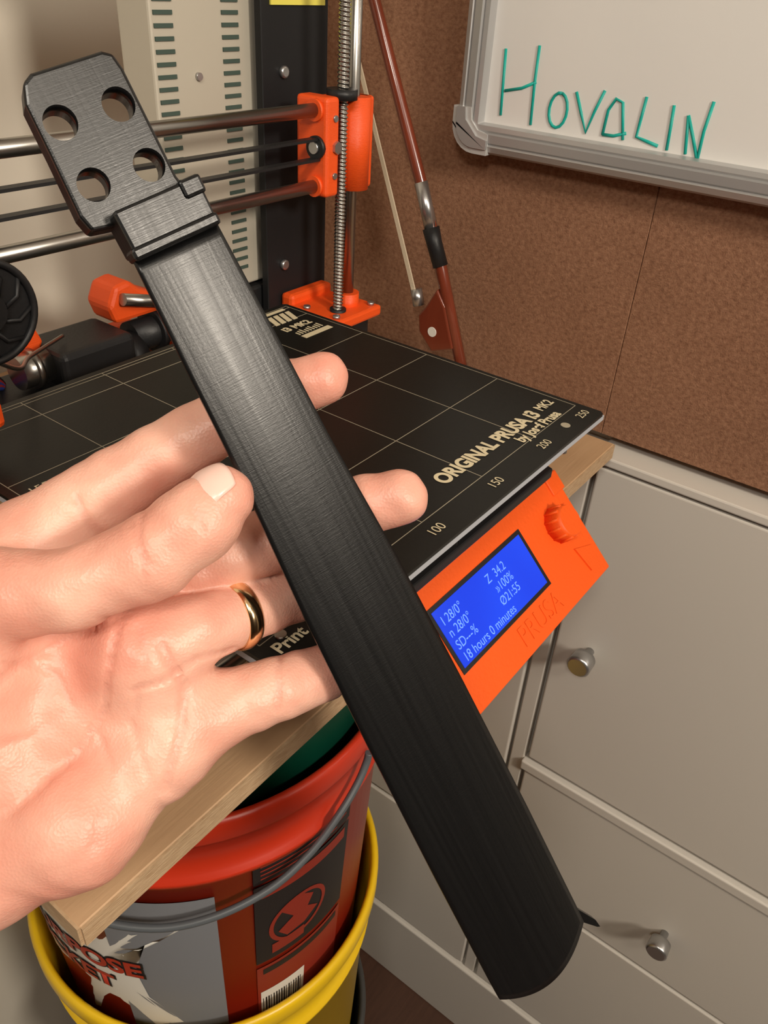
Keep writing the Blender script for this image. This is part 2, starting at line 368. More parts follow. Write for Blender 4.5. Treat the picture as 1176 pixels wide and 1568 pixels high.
for i,(x,y) in enumerate(((.150,.145),(.380,.145),(.150,.357),(.380,.357),(.265,.145),(.265,.357))):
    cyl("standoff_%d"%i,(x,y,1.040),(x,y,zb-.004),.003,M_steel,pr,12)
    if i in (0,2): tube("bed_screw_%d"%i,[(x,y,zb-.001),(x,y,zb+.0010)],.0022,M_steel,pr,16)
prism("y_carriage",[(.17,.14),(.36,.14),(.37,.17),(.34,.24),(.37,.33),(.36,.36),(.17,.36),(.16,.33),(.19,.24),(.16,.17)],2,1.034,1.040,M_blackmetal,pr,.001)
for x in (.20,.35): cyl("y_rod_%g"%x,(x,.200,1.018),(x,.505,1.018),.004,M_steel,pr)
for y in (.205,.500):
    for z in (.990,1.008): cyl("threaded_rod_%g_%g"%(y,z),(.135,y,z),(.41,y,z),.004,M_steel,pr,12)
for x in (.145,.40):
    for z in (.990,1.008): cyl("long_rod_%g_%g"%(x,z),(x,.200,z),(x,.515,z),.004,M_steel,pr,12)
    for y in (.205,.500): box("corner_%g_%g"%(x,y),(x-.012,x+.012),(y-.012,y+.012),(.9705,1.025),M_orange if y>.3 else M_black,pr,.003)
for x in (.20,.35):
    for y in (.205,.500): box("rod_holder_%g_%g"%(x,y),(x-.014,x+.014),(y-.008,y+.008),(.985,1.026),M_orange if y>.3 else M_black,pr,.003)
# rear mechanics
box("y_motor",(.246,.300),(.412,.454),(1.000,1.058),M_black,pr,.004,3)
tube("y_motor_end",[(.300,.432,1.030),(.312,.432,1.030)],.020,M_blackmetal,pr,30)
tube("y_pulley",[(.226,.43,1.048),(.246,.43,1.048)],.0105,M_steel,pr,24)
tube("y_pulley_rim",[(.234,.43,1.048),(.238,.43,1.048)],.0125,M_steel,pr,24)
prism("y_motor_holder",[(.228,1.052),(.226,1.066),(.232,1.072),(.246,1.070),(.250,1.060),(.244,1.052)],1,.435,.452,M_orange,pr,.002)
box("y_motor_base",(.200,.250),(.405,.460),(.990,1.036),M_black,pr,.003)
prism("psu_cable_holder",[(.300,1.058),(.296,1.070),(.302,1.082),(.314,1.084),(.322,1.077),(.347,1.065),(.347,1.058)],1,.430,.455,M_orange,pr,.003)
tube("idler_rod",[(.304,.426,1.075),(.350,.426,1.062)],.0040,M_steel,pr,20)
tube("idler_body",[(.312,.435,1.044),(.356,.435,1.044)],.011,M_black,pr,20)
tube("idler_flange",[(.330,.435,1.044),(.334,.435,1.044)],.015,M_blackmetal,pr,24)
# aluminium frame
box("frame_upright",(.410,.473),(.400,.406),(.970,1.350),M_blackmetal,pr,.0005,1)
box("frame_upright_2",(.057,.120),(.400,.406),(.970,1.350),M_blackmetal,pr,.0005,1)
box("frame_top",(.057,.473),(.4003,.4057),(1.300,1.352),M_blackmetal,pr,.0005,1)
for i,(x,z) in enumerate(((.4286,1.201),(.4262,1.0776),(.448,1.045),(.4286,1.300))):
    tube("frame_screw_%d"%i,[(x,.4005,z),(x,.3975,z),(x,.397,z)],0,M_chrome,pr,20,[.0036,.0036,.0026])
box("sticker",(.4175,.468),(.3985,.3998),(1.2375,1.262),M_yellab,pr)
# power supply
box("psu_case",(.335,.450),(.412,.440),(1.066,1.290),M_psu,pr,.0015)
for k in range(33):
    z=1.078+.0064*k
    for c,x0 in enumerate((.3375,.3885)):
        box("psu_vent_%d_%d"%(k,c),(x0,x0+.0135),(.4112,.4122),(z,z+.0022),M_hole,pr)
tube("psu_screw",[(.3675,.412,1.200),(.3675,.410,1.200)],.0022,M_chrome,pr,16)
box("psu_foot",(.345,.440),(.408,.44),(1.040,1.064),M_black,pr,.002)
def helix(name,x,y,z0,z1,r,m):
    n=int((z1-z0)/.0003); V=[];Fc=[];seg=14
    lead=.0024
    for i in range(n+1):
        z=z0+(z1-z0)*i/n
        for k in range(seg):
            a=2*math.pi*k/seg; rr=r+.00045*math.sin(2*math.pi*z/lead+a)
            V.append((x+rr*math.cos(a),y+rr*math.sin(a),z))
    for i in range(n):
        for k in range(seg): k2=(k+1)%seg; Fc.append((i*seg+k,i*seg+k2,(i+1)*seg+k2,(i+1)*seg+k))
    return meshob(name,V,Fc,m,pr,True)
for s,(lx,sx_) in enumerate(((.4375,.4545),(.0925,.0755))):
    helix("lead_screw_%d"%s,lx,.357,1.02,1.340,.0034,M_steel)
    cyl("z_rod_%d"%s,(sx_,.362,1.02),(sx_,.362,1.345),.0042,M_steel,pr)
    c=(lx+sx_)/2
    prism("z_bottom_%d"%s,[(c-.026,.342),(c+.025,.342),(c+.025,.376),(c+.020,.399),(c-.024,.399),(c-.026,.378)],2,1.043,1.051,M_orange,pr,.002)
    box("z_bottom_tab_%d"%s,(c-.024,c+.022),(.388,.3995),(1.010,1.058),M_orange,pr,.003)
    tube("z_bottom_boss_%d"%s,[(sx_,.362,1.045),(sx_,.362,1.060)],.0085,M_orange,pr,24)
    tube("coupler_%d"%s,[(lx,.357,1.048),(lx,.357,1.053)],.006,M_blackmetal,pr,20)
    for k,(dx,yy) in enumerate(((-.021,.348),(.019,.348),(-.021,.376),(.019,.374))):
        tube("z_screw_%d_%d"%(s,k),[(c+dx,yy,1.051),(c+dx,yy,1.0532)],.0026,M_chrome,pr,14)
    box("z_motor_%d"%s,(c-.022,c+.022),(.350,.392),(.972,1.042),M_black,pr,.004,3)
    box("z_top_%d"%s,(c-.030,c+.026),(.345,.400),(1.325,1.345),M_orange,pr,.003)
# X end (right)
box("x_end_rodblock",(.4175,.4305),(.3530,.3790),(1.133,1.192),M_orange,pr,.0025,3)
box("x_end_body",(.4295,.4640),(.3640,.3790),(1.133,1.190),M_orange,pr,.0025,3)
tube("x_end_bearing",[(.4560,.362,1.133),(.4560,.362,1.190)],.0110,M_orange,pr,32)
box("x_end_clamp",(.4620,.4700),(.3560,.3700),(1.133,1.190),M_orange,pr,.002)
box("x_end_rib",(.4400,.4480),(.3590,.3650),(1.133,1.190),M_orange,pr,.0015)
tube("x_end_nut",[(.4385,.3585,1.1895),(.4385,.3585,1.1955)],.0100,M_black,pr,24)
tube("x_idler",[(.4185,.3610,1.163),(.4150,.3610,1.163)],.0070,M_black,pr,24)
tube("x_idler_pin",[(.4155,.3610,1.163),(.4135,.3610,1.163)],.0036,M_chrome,pr,16)
tube("x_idler_nut",[(.427,.3535,1.163),(.427,.3510,1.163)],.0040,M_chrome,pr,6,smooth=False)
for z in (1.146,1.180): tube("x_end_bolt_%g"%z,[(.4255,.3535,z),(.4255,.3518,z)],.0020,M_chrome,pr,12)
box("x_end_left",(.066,.112),(.348,.379),(1.133,1.190),M_orange,pr,.003)
for z in (1.1845,1.1395):
    cyl("x_rod_%g"%z,(.095,.362,z),(.4200,.362,z),.0041,M_steel,pr)
    tube("x_rod_collar_%g"%z,[(.4150,.362,z),(.4180,.362,z)],.0065,M_orange,pr,20)
for z in (1.1680,1.1560): box("x_belt_%g"%z,(.090,.4180),(.3580,.3640),(z-.0008,z+.0008),M_black,pr)
# extruder carriage + fan (left)
box("carriage",(.118,.166),(.335,.382),(1.118,1.205),M_black,pr,.004)
tube("fan_shroud",[(.1620,.3225,1.131),(.1620,.334,1.131)],.0225,M_blackmetal,pr,40)
tube("fan_ring",[(.1620+.0215*math.cos(t),.3215,1.131+.0215*math.sin(t)) for t in [i*math.pi/24 for i in range(49)]],.0016,M_black,pr,8,caps=False)
tube("fan_hub",[(.1620,.3205,1.131),(.1620,.3230,1.131)],.0085,M_black,pr,28)
for k in range(9):
    a=k*2*math.pi/9; tube("fan_blade_%d"%k,[(.1620+.008*math.cos(a),.3222,1.131+.008*math.sin(a)),(.1620+.0155*math.cos(a+.25),.3222,1.131+.0155*math.sin(a+.25)),(.1620+.0205*math.cos(a+.6),.3222,1.131+.0205*math.sin(a+.6))],.0011,M_black,pr,8)
box("hotend_duct",(.130,.160),(.322,.345),(1.078,1.092),M_orange,pr,.003)
tube("cable_wrap",catmull([(.166,.36,1.148),(.190,.368,1.165),(.202,.370,1.19),(.204,.372,1.23),(.202,.375,1.30),(.2,.38,1.42)],8),.0050,M_black,pr,12)
tube("cable_loop",catmull([(.19,.385,1.20),(.212,.385,1.235),(.232,.387,1.262),(.250,.390,1.30)],8),.0035,M_black,pr,12)
tube("wire_a",catmull([(.16,.34,1.11),(.19,.36,1.085),(.22,.40,1.070),(.26,.43,1.062)],8),.0012,M_steel,pr,8)
M_wb=mat("wire_blue",(.03,.06,.3),.4,bump=.02); M_wr=mat("wire_red",(.4,.02,.02),.4,bump=.02)
for i,(m_,dz) in enumerate(((M_wb,0),(M_wr,.004),(M_black,.008),(M_wr,-.004),(M_wb,-.007))):
    tube("wire_%d"%i,catmull([(.15,.38+dz,1.060+dz),(.185,.405,1.052+dz),(.215,.435,1.044+dz*.5),(.235,.46,1.02)],8),.0016,m_,pr,8)
# LCD unit
prism("lcd_cover",[(.114,.946),(.166,.998),(.171,.998),(.178,.990),(.178,.9705),(.1635,.9705),(.1635,.948),(.120,.9415)],0,.240,.426,M_orange_l,pr,.0012,3)
fd=Vector((0,-.7071,.7071)); up=Vector((0,.7071,.7071))
def lp(x,v,h=0.): return Vector((x,.114,.946))+up*v+fd*h
def lbox(n,x0,x1,v0,v1,h0,h1,m,b=0):
    P=[lp(x,v,h) for x in (x0,x1) for v in (v0,v1) for h in (h0,h1)]
    o=meshob(n,P,[(0,1,3,2),(4,6,7,5),(0,4,5,1),(2,3,7,6),(0,2,6,4),(1,5,7,3)],m,pr)
    if b: bev(o,b)
    return o
lbox("lcd_bezel",.268,.3655,.0215,.0600,-.004,.0005,M_black)
lbox("lcd_screen",.2705,.3625,.0240,.0575,0,.0008,M_lcd)
def lt(n,s,x,v,size=.0074):
    text(n,s,lp(x,v,.0010),XD,up,size,M_lcdt,pr,sx=.92)
lt("lcd_row_1a","I 28/0°",.2735,.0480); lt("lcd_row_1b","Z  34.2",.3180,.0480)
lt("lcd_row_2a","n 28/0°",.2735,.0405); lt("lcd_row_2b","»100%",.3210,.0405)
lt("lcd_row_3a","SD---%",.2735,.0330); lt("lcd_row_3b","Ø21:55",.3190,.0330)
lt("lcd_row_4","18 hours 0 minutes",.2735,.0255)
text("lcd_emboss","PRUSA",lp(.318,.0060,.0),XD,up,.0165,M_orange_l,pr,ext=.0005,sx=1.0)
kc=lp(.400,.045,0)
tube("lcd_knob",[kc,kc+fd*.009,kc+fd*.0115],0,M_orange_l,pr,40,[.0115,.0108,.0095])
for k in range(12):
    a=2*math.pi*k/12; d=Vector((1,0,0))*math.cos(a)+up*math.sin(a)
    tube("knob_rib_%d"%k,[kc+d*.0112,kc+d*.0106+fd*.010],.0010,M_orange_l,pr,8)
tri=[lp(.402,.026,0),lp(.420,.020,0),lp(.406,.008,0)]
V=[p for p in tri]+[p+fd*.0012 for p in tri]
meshob("lcd_reset_triangle",V,[(0,1,2),(3,5,4),(0,1,4,3),(1,2,5,4),(2,0,3,5)],M_orange_l,pr)
lbox("lcd_corner_tab",.412,.4275,.060,.0735,-.010,.0012,M_orange_l,.001)
box("lcd_support_1",(.400,.424),(.170,.190),(.971,1.000),M_orange_l,pr,.003)
tube("lcd_screw",[(.4255,.166,.984),(.4285,.166,.984)],.004,M_chrome,pr,16)
box("lcd_support_2",(.245,.265),(.170,.190),(.971,1.000),M_orange_l,pr,.003)

# ---------------------------------------------------------------- violin neck (own frame: X across, -Y along, Z off the fingerboard)
Wv=Vector((.9090,-.3007,.2886)); Lv=Vector((.1210,-.4724,-.8731)); Nv=Vector((-.3989,-.8285,.3930)); Ov=Vector((.1364,.1652,1.1986))
NM=Matrix(((Wv.x,-Lv.x,Nv.x,Ov.x),(Wv.y,-Lv.y,Nv.y,Ov.y),(Wv.z,-Lv.z,Nv.z,Ov.z),(0,0,0,1)))
def neckmat():
    m=mat("black_pla",(.0045,.0045,.0048),.4); nt=m.node_tree; b=nt.nodes["Principled BSDF"]
    tc=nt.nodes.new("ShaderNodeTexCoord")
    def noise(sc,st,det=3):
        mp=nt.nodes.new("ShaderNodeMapping"); mp.inputs["Scale"].default_value=st; nt.links.new(tc.outputs["Object"],mp.inputs[0])
        n=nt.nodes.new("ShaderNodeTexNoise"); n.inputs["Scale"].default_value=sc; n.inputs["Detail"].default_value=det; nt.links.new(mp.outputs[0],n.inputs["Vector"]); return n.outputs["Fac"]
    a=noise(150,(5,.08,5),5); c=noise(200,(.7,14,1),2); g=noise(1500,(1,1,1),2)
    def mul(x,f):
        ml=nt.nodes.new("ShaderNodeMath"); ml.operation='MULTIPLY'; ml.inputs[1].default_value=f; nt.links.new(x,ml.inputs[0]); return ml.outputs[0]
    def add(x,y):
        ad=nt.nodes.new("ShaderNodeMath"); ad.operation='ADD'; nt.links.new(x,ad.inputs[0]); nt.links.new(y,ad.inputs[1]); return ad.outputs[0]
    h=add(add(mul(a,.7),mul(c,.45)),mul(g,.25))
    bp=nt.nodes.new("ShaderNodeBump"); bp.inputs["Strength"].default_value=.17; bp.inputs["Distance"].default_value=.0004
    nt.links.new(h,bp.inputs["Height"]); nt.links.new(bp.outputs[0],b.inputs["Normal"])
    r=nt.nodes.new("ShaderNodeMapRange"); r.inputs[1].default_value=.3; r.inputs[2].default_value=.7; r.inputs[3].default_value=.29; r.inputs[4].default_value=.36
    nt.links.new(a,r.inputs[0]); nt.links.new(r.outputs[0],b.inputs["Roughness"]); b.inputs["Specular IOR Level"].default_value=.42
    return m
M_neck=neckmat()
hwp=[(0,.0122),(.034,.0136),(.065,.0146),(.107,.0174),(.16,.0194),(.22,.0210),(.275,.0218),(.2845,.0218)]
def hwid(l): return float(np.interp(l,[p[0] for p in hwp],[p[1] for p in hwp]))
nl,nw=90,24; V=[];Fc=[]
for side in (0,1):
    for i in range(nl+1):
        for j in range(nw+1):
            s=-1+2*j/nw; lend=.2850+.0105*(1-s*s); l=lend*i/nl; h=hwid(min(l,.2845)); wv=s*h
            arch=(.0005+.0011*l/.2845)
            top=arch*(1-s*s)-arch*.3
            if side: top-=.0010+.0026*(1-s*s)
            V.append((wv,-l,top))
q=(nl+1)*(nw+1)
def ix(s,i,j): return s*q+i*(nw+1)+j
for i in range(nl):
    for j in range(nw):
        Fc.append((ix(0,i,j),ix(0,i+1,j),ix(0,i+1,j+1),ix(0,i,j+1))); Fc.append((ix(1,i,j),ix(1,i,j+1),ix(1,i+1,j+1),ix(1,i+1,j)))
for i in range(nl):
    for j in (0,nw): Fc.append((ix(0,i,j),ix(0,i+1,j),ix(1,i+1,j),ix(1,i,j)))
for j in range(nw):
    for i in (0,nl): Fc.append((ix(0,i,j),ix(0,i,j+1),ix(1,i,j+1),ix(1,i,j)))
parts=[]
fb=meshob("fb",V,Fc,M_neck,None)
for p in fb.data.polygons: p.use_smooth = (abs(p.normal.z)>.8)
parts.append(fb)
secs=[(-.010,.0108,.010),(.004,.0105,.0115),(.10,.0118,.0125),(.112,.0125,.016),(.124,.0135,.028),(.138,.0140,.040),(.158,.0140,.043),(.170,.0130,.030),(.176,.0110,.012)]
V=[];Fc=[];K=20
for l,h,d in secs:
    for k in range(K+1):
        a=math.pi*k/K; V.append((-h*math.copysign(abs(math.cos(a))**.8,math.cos(a)),-l,-.0022-d*math.sin(a)**.7))
for i in range(len(secs)-1):
    for k in range(K): Fc.append((i*(K+1)+k,i*(K+1)+k+1,(i+1)*(K+1)+k+1,(i+1)*(K+1)+k))
    Fc.append((i*(K+1),(i+1)*(K+1),(i+1)*(K+1)+K,i*(K+1)+K))
Fc.append(tuple(range(K+1))); Fc.append(tuple((len(secs)-1)*(K+1)+k for k in range(K+1)))
parts.append(meshob("shaft",V,Fc,M_neck,None,True))
hd=[(-.0142,-.0464),(-.0114,-.0478),(.0068,-.0472),(.0092,-.0458),(.0099,-.0420),(.0099,-.0150),(.0110,-.0105),(-.0100,-.0095),(-.0168,-.0108),(-.0178,-.0150),(-.0168,-.030),(-.0162,-.042)]
head=prism("head",[(w_,-l_) for w_,l_ in hd],2,-.0160,-.006,M_neck,None,.0010,3)
bpy.context.view_layer.update(); head=apply(head)
for (hx,hl) in ((-.0107,-.0358),(.0045,-.0350),(-.0107,-.0205),(.0045,-.0198)):
    c=tube("cut",[(hx,-hl,-.03),(hx,-hl,.01)],.0041,None,None,40)
    md=head.modifiers.new("h","BOOLEAN"); md.operation='DIFFERENCE'; md.object=c; md.solver='EXACT'
    bpy.context.view_layer.update(); apply(head); bpy.data.objects.remove(c)
parts.append(head)
parts.append(box("nb",(-.0112,.0126),(.0012,.0125),(-.013,.0010),M_neck,None,.0008,2))
parts.append(box("nb2",(.0070,.0132),(.0082,.0130),(-.010,.0018),M_neck,None,.0009,2))
parts.append(box("nb3",(-.0122,.0126),(-.0002,.0030),(-.006,.0030),M_neck,None,.0009,2))
parts.append(prism("spur",[(.0212,-.281),(.0222,-.279),(.0268,-.2895),(.0274,-.294),(.0262,-.2930),(.0215,-.2855)],2,-.004,-.001,M_neck,None))
bpy.context.view_layer.update()
neck=join("violin_neck",parts); neck.matrix_world=NM

# ---------------------------------------------------------------- hand
CXv=np.array((.6003,-.7979,.0550)); CUv=np.array((.4237,.3756,.8243)); CFv=np.array((.6783,.4715,-.5635)); C0=np.array((0,0,1.26))
G={}
G['thumb']=[(.0587,.1884,1.0837,.0235),(.0712,.1852,1.1103,.0138),(.0877,.1621,1.1154,.0106),(.1045,.1496,1.1230,.0109),(.1170,.1440,1.1306,.0104),(.1252,.1418,1.1360,.0087)]
G['index']=[(.0964,.2024,1.1018,.014),(.1103,.1956,1.1127,.0126),(.1352,.1832,1.1270,.0107),(.1601,.1695,1.1402,.0094),(.1716,.1602,1.1464,.0090),(.1790,.1518,1.1506,.0084)]
G['middle']=[(.1001,.1846,1.0878,.013),(.1173,.1696,1.0955,.0114),(.1362,.1556,1.1012,.0106),(.1623,.1407,1.1080,.0100),(.1757,.1287,1.1141,.0097),(.1818,.1206,1.1174,.0093)]
G['ring']=[(.1008,.1557,1.0857,.0122),(.1151,.1468,1.0902,.0106),(.1332,.1443,1.0868,.0097),(.1523,.1436,1.0815,.0094),(.1704,.1354,1.0797,.0085),(.1765,.1257,1.0826,.0078)]
G['pinky']=[(.1053,.1435,1.0632,.0118),(.1155,.1352,1.0645,.0108),(.1292,.1268,1.0670,.0100),(.1440,.1215,1.0652,.0090),(.1500,.1195,1.0650,.0080)]
Pm={'W':(.0295,.1847,1.0331,.020),'P1':(.0411,.1694,1.0341,.018),'P2':(.0664,.1483,1.0470,.0165),'P3':(.0952,.1428,1.0593,.0120),'P4':(.0845,.1725,1.0612,.0160),'P5':(.0636,.1789,1.0580,.0175),'P6':(.0793,.1902,1.0799,.016),'A':(.0023,.1949,1.0177,.024),'B':(-.044,.2150,.9910,.028),
 'I':G['index'][0],'M':G['middle'][0],'R':G['ring'][0],'K':G['pinky'][0]}
PC=[('W','P1'),('P1','P2'),('P2','P3'),('W','P5'),('P5','P4'),('P4','P3'),('P5','P6'),('P6','I'),('P4','M'),('P4','R'),('P3','K'),('P6','M'),('I','M'),('M','R'),('R','K'),('A','W'),('B','A'),('P6','P4')]
def cap(P,a,b,bulge=0.):
    a=np.array(a,dtype=np.float32);b=np.array(b,dtype=np.float32); ba=b[:3]-a[:3]; L2=float(ba@ba)
    pa=[P[i]-a[i] for i in range(3)]
    h=np.clip((pa[0]*ba[0]+pa[1]*ba[1]+pa[2]*ba[2])/L2,0,1)
    d=np.sqrt((pa[0]-h*ba[0])**2+(pa[1]-h*ba[1])**2+(pa[2]-h*ba[2])**2)
    r=a[3]+(b[3]-a[3])*h
    if bulge: r=r+bulge*np.sin(math.pi*h)**2
    return d-r
def smin(a,b,k):
    h=np.clip(.5+.5*(b-a)/k,0,1); return b*(1-h)+a*h-k*h*(1-h)
def uvw(P):
    q=[P[i]-C0[i] for i in range(3)]
    return [(q[0]*c[0]+q[1]*c[1]+q[2]*c[2])*1000 for c in (CXv,CUv,CFv)]
def creases(P,widen=1.):
    u,v,w_=uvw(P); tot=0
    for dep,sig,w0,w1,pts in CRE:
        best=None
        for i,((x0,y0),(x1,y1)) in enumerate(zip(pts[:-1],pts[1:])):
            dx,dy=x1-x0,y1-y0; h=np.clip(((u-x0)*dx+(v-y0)*dy)/(dx*dx+dy*dy),0,1)
            dd=np.hypot(u-x0-h*dx,v-y0-h*dy); best=dd if best is None else np.minimum(best,dd)
        mk=1/(1+np.exp(-(w_-w0)/1.2))/(1+np.exp((w_-w1)/1.2))
        tot=tot+mk*dep*(np.exp(-(best/(sig*widen))**2)+.35*np.exp(-(best/(sig*3.2))**2)*(widen==1.))
    return tot,u,v
def sdf(P,detail=False):
    palm=None
    for a,b in PC:
        d=cap(P,Pm[a],Pm[b]); palm=d if palm is None else smin(palm,d,.010)
    fing=None
    for k in ('index','middle','ring','pinky'):
        g=None
        for i in range(len(G[k])-1):
            d=cap(P,G[k][i],G[k][i+1],.0005 if i in (1,2,3) else 0); g=d if g is None else smin(g,d,.0018)
        fing=g if fing is None else smin(fing,g,.0014)
    t=None
    for i in range(5):
        d=cap(P,G['thumb'][i],G['thumb'][i+1],.0003 if i>0 else 0); t=d if t is None else smin(t,d,.005)
    r=smin(palm,fing,.008); r=smin(r,t,.008)
    if detail:
        c,u,v=creases(P); r=r+c
        r=r+.00025*np.sin(u*.36+np.sin(v*.3)*1.3)*np.sin(v*.33+1.+np.sin(u*.2))
    return r
CRE=[(.0011,1.0,196,250,[(-75.0,-29.0),(-77.1,-42.9),(-80.4,-56.2),(-88.9,-69.5),(-102.2,-81.9),(-117.4,-90.4)]),
 (.0008,.9,196,250,[(-111.7,-55.3),(-102.2,-42.9),(-90.8,-36.3),(-79.4,-32.5)]),
 (.0005,.8,196,250,[(-115,-38),(-104,-41),(-95,-47),(-90,-56)]),
 (.0004,.8,196,250,[(-112,-66),(-100,-64),(-93,-58)]),
 (.0009,.9,200,254,[(-46.2,-42),(-54.7,-42.9),(-63.3,-48.6),(-70.9,-50.5)]),
 (.0010,1.1,200,254,[(-63.3,-38.2),(-58.6,-50.5),(-59.6,-65.7),(-63.9,-80.9)]),
 (.0004,.9,200,250,[(-73.7,-60.7),(-67.1,-77.1),(-66.1,-88.5)]),
 (.0004,.8,200,250,[(-84,-62),(-78,-74),(-80,-92)]),
 (.0005,.8,200,250,[(-70,-33),(-67,-42),(-72,-58)]),
 (.0008,.8,200,258,[(-33.6,-44.7),(-32.6,-52),(-33.2,-61)]),
 (.0005,.7,170,222,[(-66.9,-3.3),(-60.7,-14.2)]),(.0005,.7,170,222,[(-64.5,-1.1),(-62.3,-16.8)]),(.0004,.8,170,222,[(-52.1,3.5),(-47.8,-4.8)]),
 (.0009,.9,196,250,[(-92,4),(-90,-1),(-86,-8)])]
st=.0012; lo=np.array((-.076,.105,.955)); hi=np.array((.196,.250,1.168))
ax=[np.arange(lo[i],hi[i],st,dtype=np.float32) for i in range(3)]
S=np.empty([len(a) for a in ax],dtype=np.float32)
for i0 in range(0,len(ax[0]),25):
    X_,Y_,Z_=np.meshgrid(ax[0][i0:i0+25],ax[1],ax[2],indexing='ij'); S[i0:i0+25]=sdf((X_,Y_,Z_))
ins=S<0; c8=[(i,j,k) for i in (0,1) for j in (0,1) for k in (0,1)]
nx,ny,nz=[s-1 for s in S.shape]
cnt=sum(ins[i:i+nx,j:j+ny,k:k+nz].astype(np.int8) for i,j,k in c8)
act=np.argwhere((cnt>0)&(cnt<8)); idm=-np.ones((nx,ny,nz),dtype=np.int32); idm[tuple(act.T)]=np.arange(len(act))
vals=np.stack([S[act[:,0]+i,act[:,1]+j,act[:,2]+k] for i,j,k in c8],1); c8a=np.array(c8,dtype=float)
acc=np.zeros((len(act),3));num=np.zeros(len(act))
for a in range(8):
    for b in range(a+1,8):
        if abs(c8a[a]-c8a[b]).sum()==1:
            cr=(vals[:,a]<0)!=(vals[:,b]<0); t=np.where(cr,vals[:,a]/np.where(cr,vals[:,a]-vals[:,b],1),0)
            pt=c8a[a]+(c8a[b]-c8a[a])*t[:,None]; acc+=pt*cr[:,None]; num+=cr
vs=lo+(act+acc/num[:,None])*st
faces=[]
for axi in range(3):
    o1,o2=[(1,2),(2,0),(0,1)][axi]
    sl=[slice(None)]*3; s2=[slice(None)]*3; sl[axi]=slice(0,-1); s2[axi]=slice(1,None)
    e=np.argwhere(ins[tuple(sl)]!=ins[tuple(s2)])
    ok=(e[:,o1]>0)&(e[:,o2]>0)&(e[:,o1]<S.shape[o1]-1)&(e[:,o2]<S.shape[o2]-1); e=e[ok]
    def off(d1,d2):
        f=e.copy(); f[:,o1]-=d1; f[:,o2]-=d2; return idm[tuple(f.T)]
    qd=np.stack([off(0,0),off(1,0),off(1,1),off(0,1)],1)
    inv=ins[tuple(e.T)]; qd[~inv]=qd[~inv][:,::-1]; faces.append(qd)
faces=np.concatenate(faces)
for it in range(4):
    Pt=[vs[:,i] for i in range(3)]; d0=sdf(Pt,True); ep=.0004; g=np.zeros_like(vs)
    for i in range(3):
        Pq=list(Pt); Pq[i]=Pt[i]+ep; g[:,i]=(sdf(Pq,True)-d0)/ep
    gn=(g**2).sum(1); vs=vs-g*(np.clip(d0/np.maximum(gn,.25),-.0009,.0009))[:,None]
def skinmat():
    m=mat("skin",(.8,.47,.34),.5); nt=m.node_tree; b=nt.nodes["Principled BSDF"]; tc=nt.nodes.new("ShaderNodeTexCoord")
    n=nt.nodes.new("ShaderNodeTexNoise"); n.inputs["Scale"].default_value=34; n.inputs["Detail"].default_value=4
    r=nt.nodes.new("ShaderNodeValToRGB"); r.color_ramp.elements[0].position=.35; r.color_ramp.elements[1].position=.65
    r.color_ramp.elements[0].color=(.73,.33,.245,1); r.color_ramp.elements[1].color=(.85,.50,.385,1)
    nt.links.new(tc.outputs["Object"],n.inputs["Vector"]); nt.links.new(n.outputs["Fac"],r.inputs[0])
    at=nt.nodes.new("ShaderNodeAttribute"); at.attribute_name="redness"
    mx=nt.nodes.new("ShaderNodeMixRGB"); mx.inputs[2].default_value=(.62,.22,.16,1); nt.links.new(at.outputs["Fac"],mx.inputs[0]); nt.links.new(r.outputs[0],mx.inputs[1]); nt.links.new(mx.outputs[0],b.inputs["Base Color"])
    v=nt.nodes.new("ShaderNodeTexVoronoi"); v.inputs["Scale"].default_value=1100; n2=nt.nodes.new("ShaderNodeTexNoise"); n2.inputs["Scale"].default_value=200; n2.inputs["Detail"].default_value=6
    for q_ in (v,n2): nt.links.new(tc.outputs["Object"],q_.inputs["Vector"])
    ad=nt.nodes.new("ShaderNodeMath"); ad.operation='ADD'; nt.links.new(v.outputs["Distance"],ad.inputs[0]); nt.links.new(n2.outputs["Fac"],ad.inputs[1])
    bp=nt.nodes.new("ShaderNodeBump"); bp.inputs["Strength"].default_value=.22; bp.inputs["Distance"].default_value=.0005
    nt.links.new(ad.outputs[0],bp.inputs["Height"]); nt.links.new(bp.outputs[0],b.inputs["Normal"])
    b.inputs["Subsurface Weight"].default_value=.22; b.inputs["Subsurface Radius"].default_value=(.006,.002,.0012); b.inputs["Subsurface Scale"].default_value=1.
    b.inputs["Roughness"].default_value=.42
    return m
M_skin=skinmat()
me=bpy.data.meshes.new("left_hand"); me.from_pydata(vs.tolist(),[],faces.tolist()); me.update(); me.materials.append(M_skin)
me.polygons.foreach_set("use_smooth",[True]*len(me.polygons))
cr_,_,_=creases([vs[:,i] for i in range(3)],1.4); red=np.clip(cr_/.0012,0,1)*.42
for k in ('index','middle','ring','pinky','thumb'):
    tpt=np.array(G[k][-1][:3]); red=np.maximum(red,.45*np.exp(-(np.linalg.norm(vs-tpt,axis=1)/.014)**4))
hyp=np.array((.060,.150,1.045)); red=np.maximum(red,.40*np.exp(-(np.linalg.norm(vs-hyp,axis=1)/.035)**2))
mid=np.array((.100,.160,1.070)); red=np.maximum(red,.30*np.exp(-(np.linalg.norm(vs-mid,axis=1)/.025)**2))
at=me.attributes.new("redness","FLOAT","POINT"); at.data.foreach_set("value",red.astype(np.float32))
hand=link(bpy.data.objects.new("left_hand",me))
M_nail=mat("nail",(.86,.58,.50),.25,bump=.02)
tp=Vector(G['thumb'][5][:3]); td=(tp-Vector(G['thumb'][4][:3])).normalized(); nn_=(-Vector(CFv)*.72+Vector(CUv)*.50-Vector(CXv)*.30); nn_=(nn_-td*nn_.dot(td)).normalized(); sd=td.cross(nn_)
